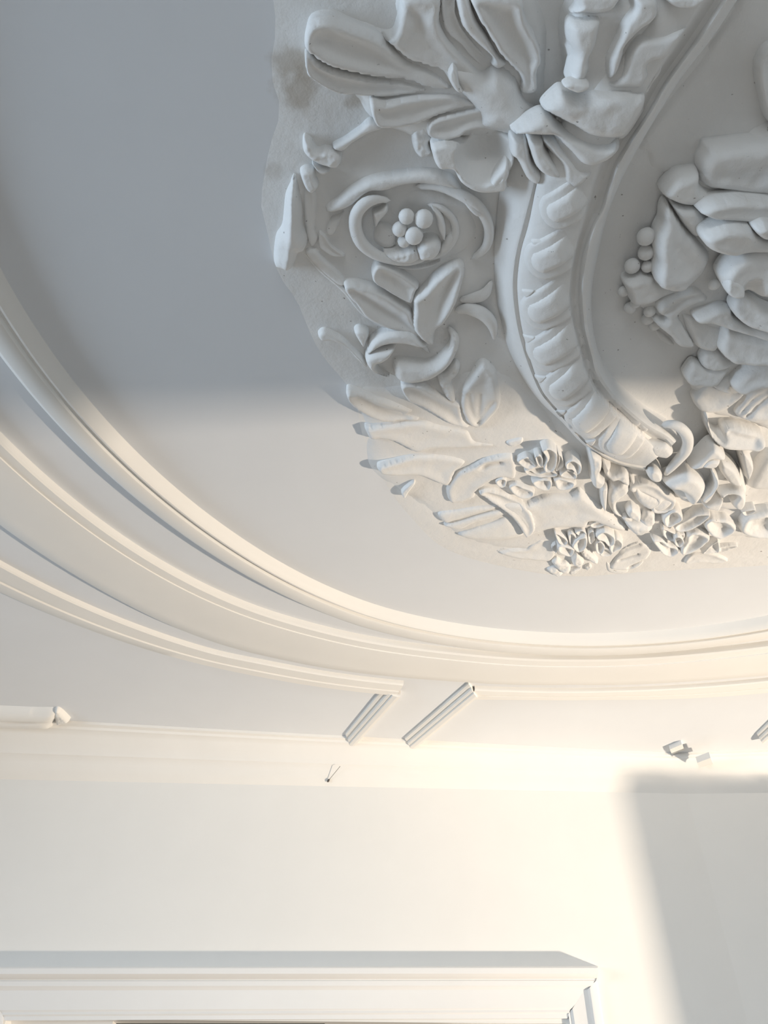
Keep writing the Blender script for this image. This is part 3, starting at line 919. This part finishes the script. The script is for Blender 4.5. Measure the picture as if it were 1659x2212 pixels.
R('petal', 'C', '(1320 250)(1440 330)(1420 400)(1560 368)(1640 400)(1662 560)(1580 562)(1500 502)(1430 512)(1370 470)(1330 400)', .07, rough=.005)
R('leaf', 'C', '(450 800)(640 720)(980 700)(1050 634)(1180 740)(1310 842)(1500 990)(1662 1140)(1480 1128)(1340 1078)(1180 1028)(1150 1098)(760 1108)(430 1190)(330 1060)(180 920)(60 800)(300 780)', .034, base=.012, shoulder=.35, g=[('560 800, 700 740, 960 720', .008, .02)])
ro = R('rose_ground', 'k', '(770 300)(820 220)(900 200)(1000 270)(1080 340)(1050 440)(1020 490)(950 515)(870 470)(790 380)', .02)
for pts, h, bs in (('(778 290)(808 240)(870 203)(907 230)(902 280)(850 322)(838 372)(872 424)(820 402)(788 350)', .045, .012), ('(884 370)(920 348)(968 390)(962 432)(920 424)(888 402)', .055, .012),
                   ('(878 440)(960 438)(1034 460)(1012 492)(950 514)(908 492)', .05, .012), ('(960 430)(990 378)(1044 388)(1044 452)(980 472)', .04, .01),
                   ('(908 198)(980 258)(1060 298)(1154 318)(1080 382)(1000 372)(930 312)', .045, .008), ('(860 420)(890 400)(930 430)(960 440)(900 450)', .03, .012)):
    R('petal', 'k', pts, h, ro, base=bs, rough=.003)
fl1 = R('flower_ground', 'C', '(740 1140)(1010 1110)(1170 1160)(1160 1320)(960 1440)(780 1420)', .014)
for pts, h in (('(756 1136)(860 1176)(924 1240)(880 1292)(800 1262)', .04), ('(918 1170)(980 1146)(1034 1210)(1012 1284)(938 1284)', .036), ('(1018 1210)(1142 1176)(1146 1302)(1040 1374)(958 1302)', .046),
               ('(796 1290)(900 1286)(1004 1330)(960 1416)(870 1404)(796 1362)', .048), ('(1000 1140)(1100 1110)(1150 1170)(1060 1190)', .03), ('(720 1330)(780 1280)(800 1360)(760 1400)', .024)):
    R('petal', 'C', pts, h, fl1, base=.012, rough=.002, cup=.5, shoulder=.3)
fl2 = R('flower_ground', 'C', '(1180 1030)(1380 1000)(1400 1100)(1580 1220)(1570 1330)(1440 1430)(1270 1420)(1220 1300)(1170 1200)', .014)
for pts, h in (('(1248 1160)(1360 1106)(1474 1170)(1484 1260)(1400 1302)(1330 1242)(1258 1212)', .046), ('(1236 1270)(1310 1236)(1364 1300)(1330 1384)(1256 1384)', .04),
               ('(1400 1300)(1490 1196)(1574 1250)(1564 1322)(1480 1364)(1440 1404)', .042), ('(1328 1320)(1430 1330)(1454 1404)(1350 1430)(1286 1404)', .036), ('(1170 1050)(1240 1010)(1340 992)(1390 1030)(1300 1080)(1210 1090)', .03),
               ('(1150 1160)(1220 1120)(1250 1180)(1230 1260)(1170 1280)', .03)):
    R('petal', 'C', pts, h, fl2, base=.012, rough=.002, cup=.5, shoulder=.3)
for pts, h in (('(968 1440)(1040 1396)(1124 1500)(1060 1564)(978 1542)', .034), ('(1058 1360)(1130 1326)(1284 1480)(1250 1524)(1150 1472)(1078 1412)', .036), ('(718 1500)(790 1456)(850 1498)(920 1508)(962 1570)(940 1644)(850 1642)(758 1562)', .03),
               ('(668 1600)(800 1556)(864 1652)(780 1684)', .018), ('(940 1600)(1084 1568)(1040 1624)(938 1654)', .026), ('(1120 1560)(1180 1530)(1210 1570)(1150 1610)', .018)):
    R('bud', 'C', pts, h, rough=.004)
R('leaf', 'C', '(56 1392)(200 1340)(400 1330)(600 1208)(760 1176)(742 1300)(784 1400)(700 1502)(500 1492)(300 1472)', .018, shoulder=.4, g=[('80 1390, 250 1350, 420 1340', .010, .008), ('640 1220, 740 1220', .01, .006)])
R('leaf', 'k', '(800 700)(830 636)(870 590)(960 552)(1030 590)(990 660)(920 706)', .018, shoulder=.4, g=[('830 632, 880 596, 960 566', .010, .006), ('850 652, 950 622', .010, .005), ('905 692, 985 652', .011, .006)])
R('leaf', 'k', '(780 660)(840 700)(900 712)(860 730)(790 715)', .01)

HS = .9
# --- folds and flowers at the right, below the end of the frame
mass = R('mask_ground', 'D', '(400 870)(560 700)(720 600)(900 440)(1080 560)(1300 700)(1420 950)(1340 1190)(1100 1210)(900 1160)(650 1130)(540 1060)', .05, shoulder=.35)
tube('scroll_stem', P('(380 215)(470 200)(580 225)(670 310)(700 410)(670 520)(590 620)(500 720)(420 815)', 'D'), [6, 9, 11, 12, 12, 12, 11, 9, 4], [.08, .088, .09, .09, .088, .085, .08, .07, .06], M_PLAST, med, 12, 30)
R('scroll_tip', 'D', '(186 400)(230 385)(350 385)(460 395)(535 500)(480 565)(420 592)(330 584)(240 555)(200 490)', .05, base=.06)
R('bud', 'D', '(196 740)(260 688)(340 698)(394 770)(384 842)(290 868)(218 832)', .05, base=.04)
for nm, pts, h, bs in (('fold', '(705 705)(830 568)(960 445)(1060 448)(1155 560)(1080 604)(960 594)(870 684)', .055, .05), ('fold', '(396 872)(560 798)(700 746)(830 788)(914 880)(914 960)(862 1052)(780 1134)(700 1134)(656 1040)(560 972)(450 952)', .065, .045),
                       ('fold', '(955 700)(1030 756)(1066 850)(1014 960)(960 1044)(880 1094)(836 1052)(946 950)(994 850)', .06, .05), ('fold', '(866 1120)(1000 1078)(1124 1058)(1104 1152)(1050 1204)(950 1194)(878 1172)', .055, .04),
                       ('fold', '(1046 1000)(1180 966)(1330 956)(1394 1020)(1384 1122)(1320 1184)(1230 1174)(1200 1100)(1250 1020)(1150 1020)(1100 1080)', .06, .04), ('fold', '(1080 600)(1200 640)(1300 740)(1350 900)(1200 900)(1090 780)(1050 690)', .05, .04),
                       ('bud', '(1205 1070)(1260 1010)(1330 1040)(1340 1120)(1280 1170)(1220 1140)', .05, .04), ('fold', '(840 690)(900 620)(1010 590)(1090 620)(1040 690)(940 710)', .04, .07)):
    R(nm, 'D', pts, h, mass, base=bs)
R('cup_scroll', 'D', '(896 90)(940 76)(964 200)(1000 300)(1100 340)(1130 255)(1300 246)(1500 296)(1625 370)(1606 432)(1500 484)(1380 474)(1200 464)(1080 444)(980 372)(918 260)', .075, base=.02, shoulder=.5, g=[('1200 290, 1350 330, 1490 360', .025, .02)])
R('fold', 'D', '(1300 480)(1400 490)(1480 650)(1440 790)(1380 830)(1335 700)', .06, base=.02)
R('fold', 'D', '(1440 800)(1560 600)(1700 520)(1800 700)(1800 950)(1560 980)(1400 940)', .05, base=.0)
fl3 = R('flower_ground', 'D', '(250 1280)(560 1160)(1000 1200)(1400 1180)(1800 1150)(1800 1560)(1300 1560)(950 1560)(600 1740)(380 1740)(260 1560)', .018, shoulder=.3)
for pts, h in (('(376 1280)(500 1184)(592 1196)(636 1290)(520 1374)(408 1394)', .055), ('(506 1384)(640 1300)(780 1236)(966 1226)(884 1344)(700 1436)(556 1456)', .05), ('(866 1370)(960 1284)(1080 1296)(1180 1306)(1276 1390)(1244 1454)(1100 1536)(956 1504)', .055),
               ('(1296 1400)(1360 1296)(1500 1244)(1760 1230)(1760 1510)(1500 1536)(1326 1484)', .055), ('(666 1500)(760 1454)(880 1464)(966 1530)(884 1624)(760 1704)(606 1736)(598 1650)(648 1580)', .048), ('(256 1560)(380 1556)(480 1620)(560 1640)(594 1700)(500 1764)(400 1744)(326 1670)', .04),
               ('(526 1500)(600 1496)(644 1570)(580 1624)(518 1592)', .056), ('(926 1640)(1050 1556)(1084 1640)(1062 1714)(960 1724)(850 1724)', .036), ('(390 1400)(560 1470)(660 1480)(640 1540)(480 1580)(380 1500)', .04),
               ('(1060 1660)(1250 1640)(1290 1660)(1080 1720)', .02), ('(1320 1220)(1400 1190)(1500 1180)(1480 1230)(1380 1270)', .04)):
    R('petal', 'D', pts, h, fl3, base=.006, rough=.003, cup=.5, shoulder=.3)
R('leaf', 'D', '(656 1862)(720 1756)(830 1736)(1000 1736)(1184 1820)(1060 1864)(880 1854)', .018)
R('leaf', 'D', '(-20 900)(180 856)(330 896)(440 986)(556 1070)(504 1184)(380 1234)(256 1224)(236 1132)(300 1100)(150 1024)(20 1004)', .05, shoulder=.5, g=[('40 1000, 130 1010, 280 1080', .016, .01)])

# --- the rosette inside the frame
HS = 1.0
R('panel_layer', 'b', '(880 875)(945 895)(948 970)(1040 1030)(1200 1000)(1900 1000)(1900 -100)(1560 -100)(1360 180)(1190 420)(1010 640)', .010, shoulder=.06, dens=500)
ROOT = P('1330 950', 'e')[0]
ros = R('rosette_ground', 'e', '(480 440)(600 290)(780 150)(1000 60)(1500 60)(1500 2200)(1100 2240)(800 2150)(700 1900)(900 1700)(600 1600)(400 1430)(220 1250)(420 1000)(480 700)', .030, shoulder=.16, dens=900)
for pts, h, bs, kw in (
        ('(778 200)(820 120)(900 55)(1560 55)(1560 500)(1324 490)(1150 472)(1000 442)(860 417)(798 370)(782 290)', .07, .02, dict(shoulder=.85, g=[('830 330, 1000 300, 1250 340', .012, .02), ('860 160, 1000 230, 1300 250', .010, .03)])),
        ('(476 440)(520 360)(600 288)(700 266)(782 268)(792 370)(862 420)(1000 452)(900 522)(760 552)(660 542)(560 502)', .06, .02, dict(shoulder=.7)),
        ('(758 570)(860 498)(1000 478)(1150 478)(1500 540)(1500 700)(1200 684)(1000 654)(900 644)(820 612)', .055, .055, dict(shoulder=.6)),
        ('(556 520)(660 544)(760 560)(832 620)(952 660)(872 722)(800 782)(738 792)(660 702)(600 612)', .05, .03, dict(shoulder=.8)),
        ('(788 780)(860 718)(1000 678)(1150 688)(1214 720)(1324 830)(1500 860)(1500 940)(1150 934)(1050 948)(920 912)(828 862)', .065, .07, dict(shoulder=.6)),
        ('(1198 710)(1260 668)(1324 662)(1480 700)(1480 840)(1324 830)(1250 784)', .06, .08, {}),
        ('(488 590)(530 526)(604 620)(684 740)(784 840)(876 950)(866 1020)(824 1092)(700 1174)(620 1206)(500 1176)(428 1134)(408 1060)(428 960)(418 860)(438 760)(478 680)', .07, .025, dict(shoulder=.5, g=[('560 700, 640 850, 700 1000', .012, .03), ('540 1140, 680 1130, 800 1060', .010, .008)], lift=((430, 1120), .03))),
        ('(166 1140)(240 1098)(330 1083)(420 1100)(440 1150)(560 1192)(606 1240)(480 1284)(430 1304)(310 1324)(228 1304)(198 1220)', .05, .012, dict(shoulder=.6)),
        ('(936 1090)(1000 998)(1080 946)(1180 916)(1400 930)(1500 1100)(1400 1250)(1200 1254)(1080 1276)(1000 1234)(956 1172)', .07, .06, dict(shoulder=.6, dish=((1180, 1190), .03, .035))),
        ('(998 1140)(1060 1118)(1144 1180)(1134 1254)(1050 1264)(988 1222)', .04, .10, {}),
        ('(426 1340)(470 1278)(600 1238)(740 1186)(844 1258)(844 1312)(720 1342)(620 1402)(662 1500)(744 1642)(700 1664)(600 1644)(540 1574)(440 1494)(398 1430)(500 1424)(448 1392)', .05, .018, dict(shoulder=.7, g=[('500 1370, 620 1290, 800 1260', .012, .008), ('600 1420, 610 1520, 700 1640', .010, .010)])),
        ('(738 1430)(860 1386)(950 1356)(1040 1366)(1062 1430)(1180 1492)(1400 1530)(1400 1620)(1150 1564)(1030 1534)(880 1484)(768 1474)', .055, .04, {}),
        ('(1036 1360)(1090 1286)(1200 1286)(1300 1346)(1440 1420)(1440 1540)(1200 1514)(1080 1444)', .06, .055, {}),
        ('(636 1400)(740 1420)(880 1492)(1024 1540)(940 1654)(880 1694)(760 1664)(680 1544)', .035, .02, {}),
        ('(936 1660)(1010 1526)(1100 1558)(1450 1610)(1450 1780)(1090 1794)(1000 1764)(946 1712)', .055, .04, dict(shoulder=.5, g=[('1020 1530, 1120 1580, 1300 1600', .01, .01)])),
        ('(786 1770)(830 1706)(920 1696)(1000 1768)(1084 1790)(1000 1824)(900 1844)(808 1822)', .04, .02, {}),
        ('(656 1900)(690 1838)(740 1796)(840 1828)(1000 1828)(1064 1800)(980 1900)(900 1964)(760 1969)(688 1952)', .045, .022, {}),
        ('(1026 1970)(1060 1918)(1130 1856)(1240 1806)(1430 1800)(1430 1950)(1240 1994)(1130 2034)(1068 2024)', .055, .035, {}),
        ('(880 1960)(1000 1900)(1080 1880)(1060 1930)(1020 1980)(1040 2030)(940 2010)', .03, .025, {}),
        ('(726 2080)(770 2026)(850 1974)(1000 1974)(1050 2034)(1150 2044)(1000 2154)(880 2194)(778 2174)', .04, .02, dict(dish=((900, 2080), .05, .012))),
        ('(1060 2200)(1140 2080)(1240 2010)(1400 1990)(1400 2212)(1200 2260)', .045, .025, dict(g=[('1100 2190, 1200 2090, 1320 2020', .012, .007), ('1150 2200, 1240 2120, 1324 2060', .012, .007)]))):
    g = kw.pop('g', ())
    R('petal', 'e', pts, h, ros, base=bs, g=g, rough=.0022, cup=.12, root=ROOT, **kw)
for (x, y, r, dd) in ((352, 778, 74, .035), (352, 905, 66, .03), (242, 1012, 64, .028), (365, 1015, 52, .03), (172, 1215, 46, .02), (225, 1345, 50, .02), (268, 1308, 44, .026), (382, 1372, 50, .028), (896, 1160, 48, .06), (366, 1432, 52, .018), (420, 1480, 50, .014)):
    q = P('%g %g' % (x, y), 'e')[0]
    ball('berry', q[0], q[1], r * .2711, dd, M_PLAST, ros)
R('leaf', 'b', '(1576 400)(1600 320)(1659 250)(1780 220)(1780 740)(1650 710)(1602 560)', .045, shoulder=.7)
R('leaf', 'e', '(420 1520)(470 1530)(540 1590)(580 1640)(520 1632)(450 1590)', .014)
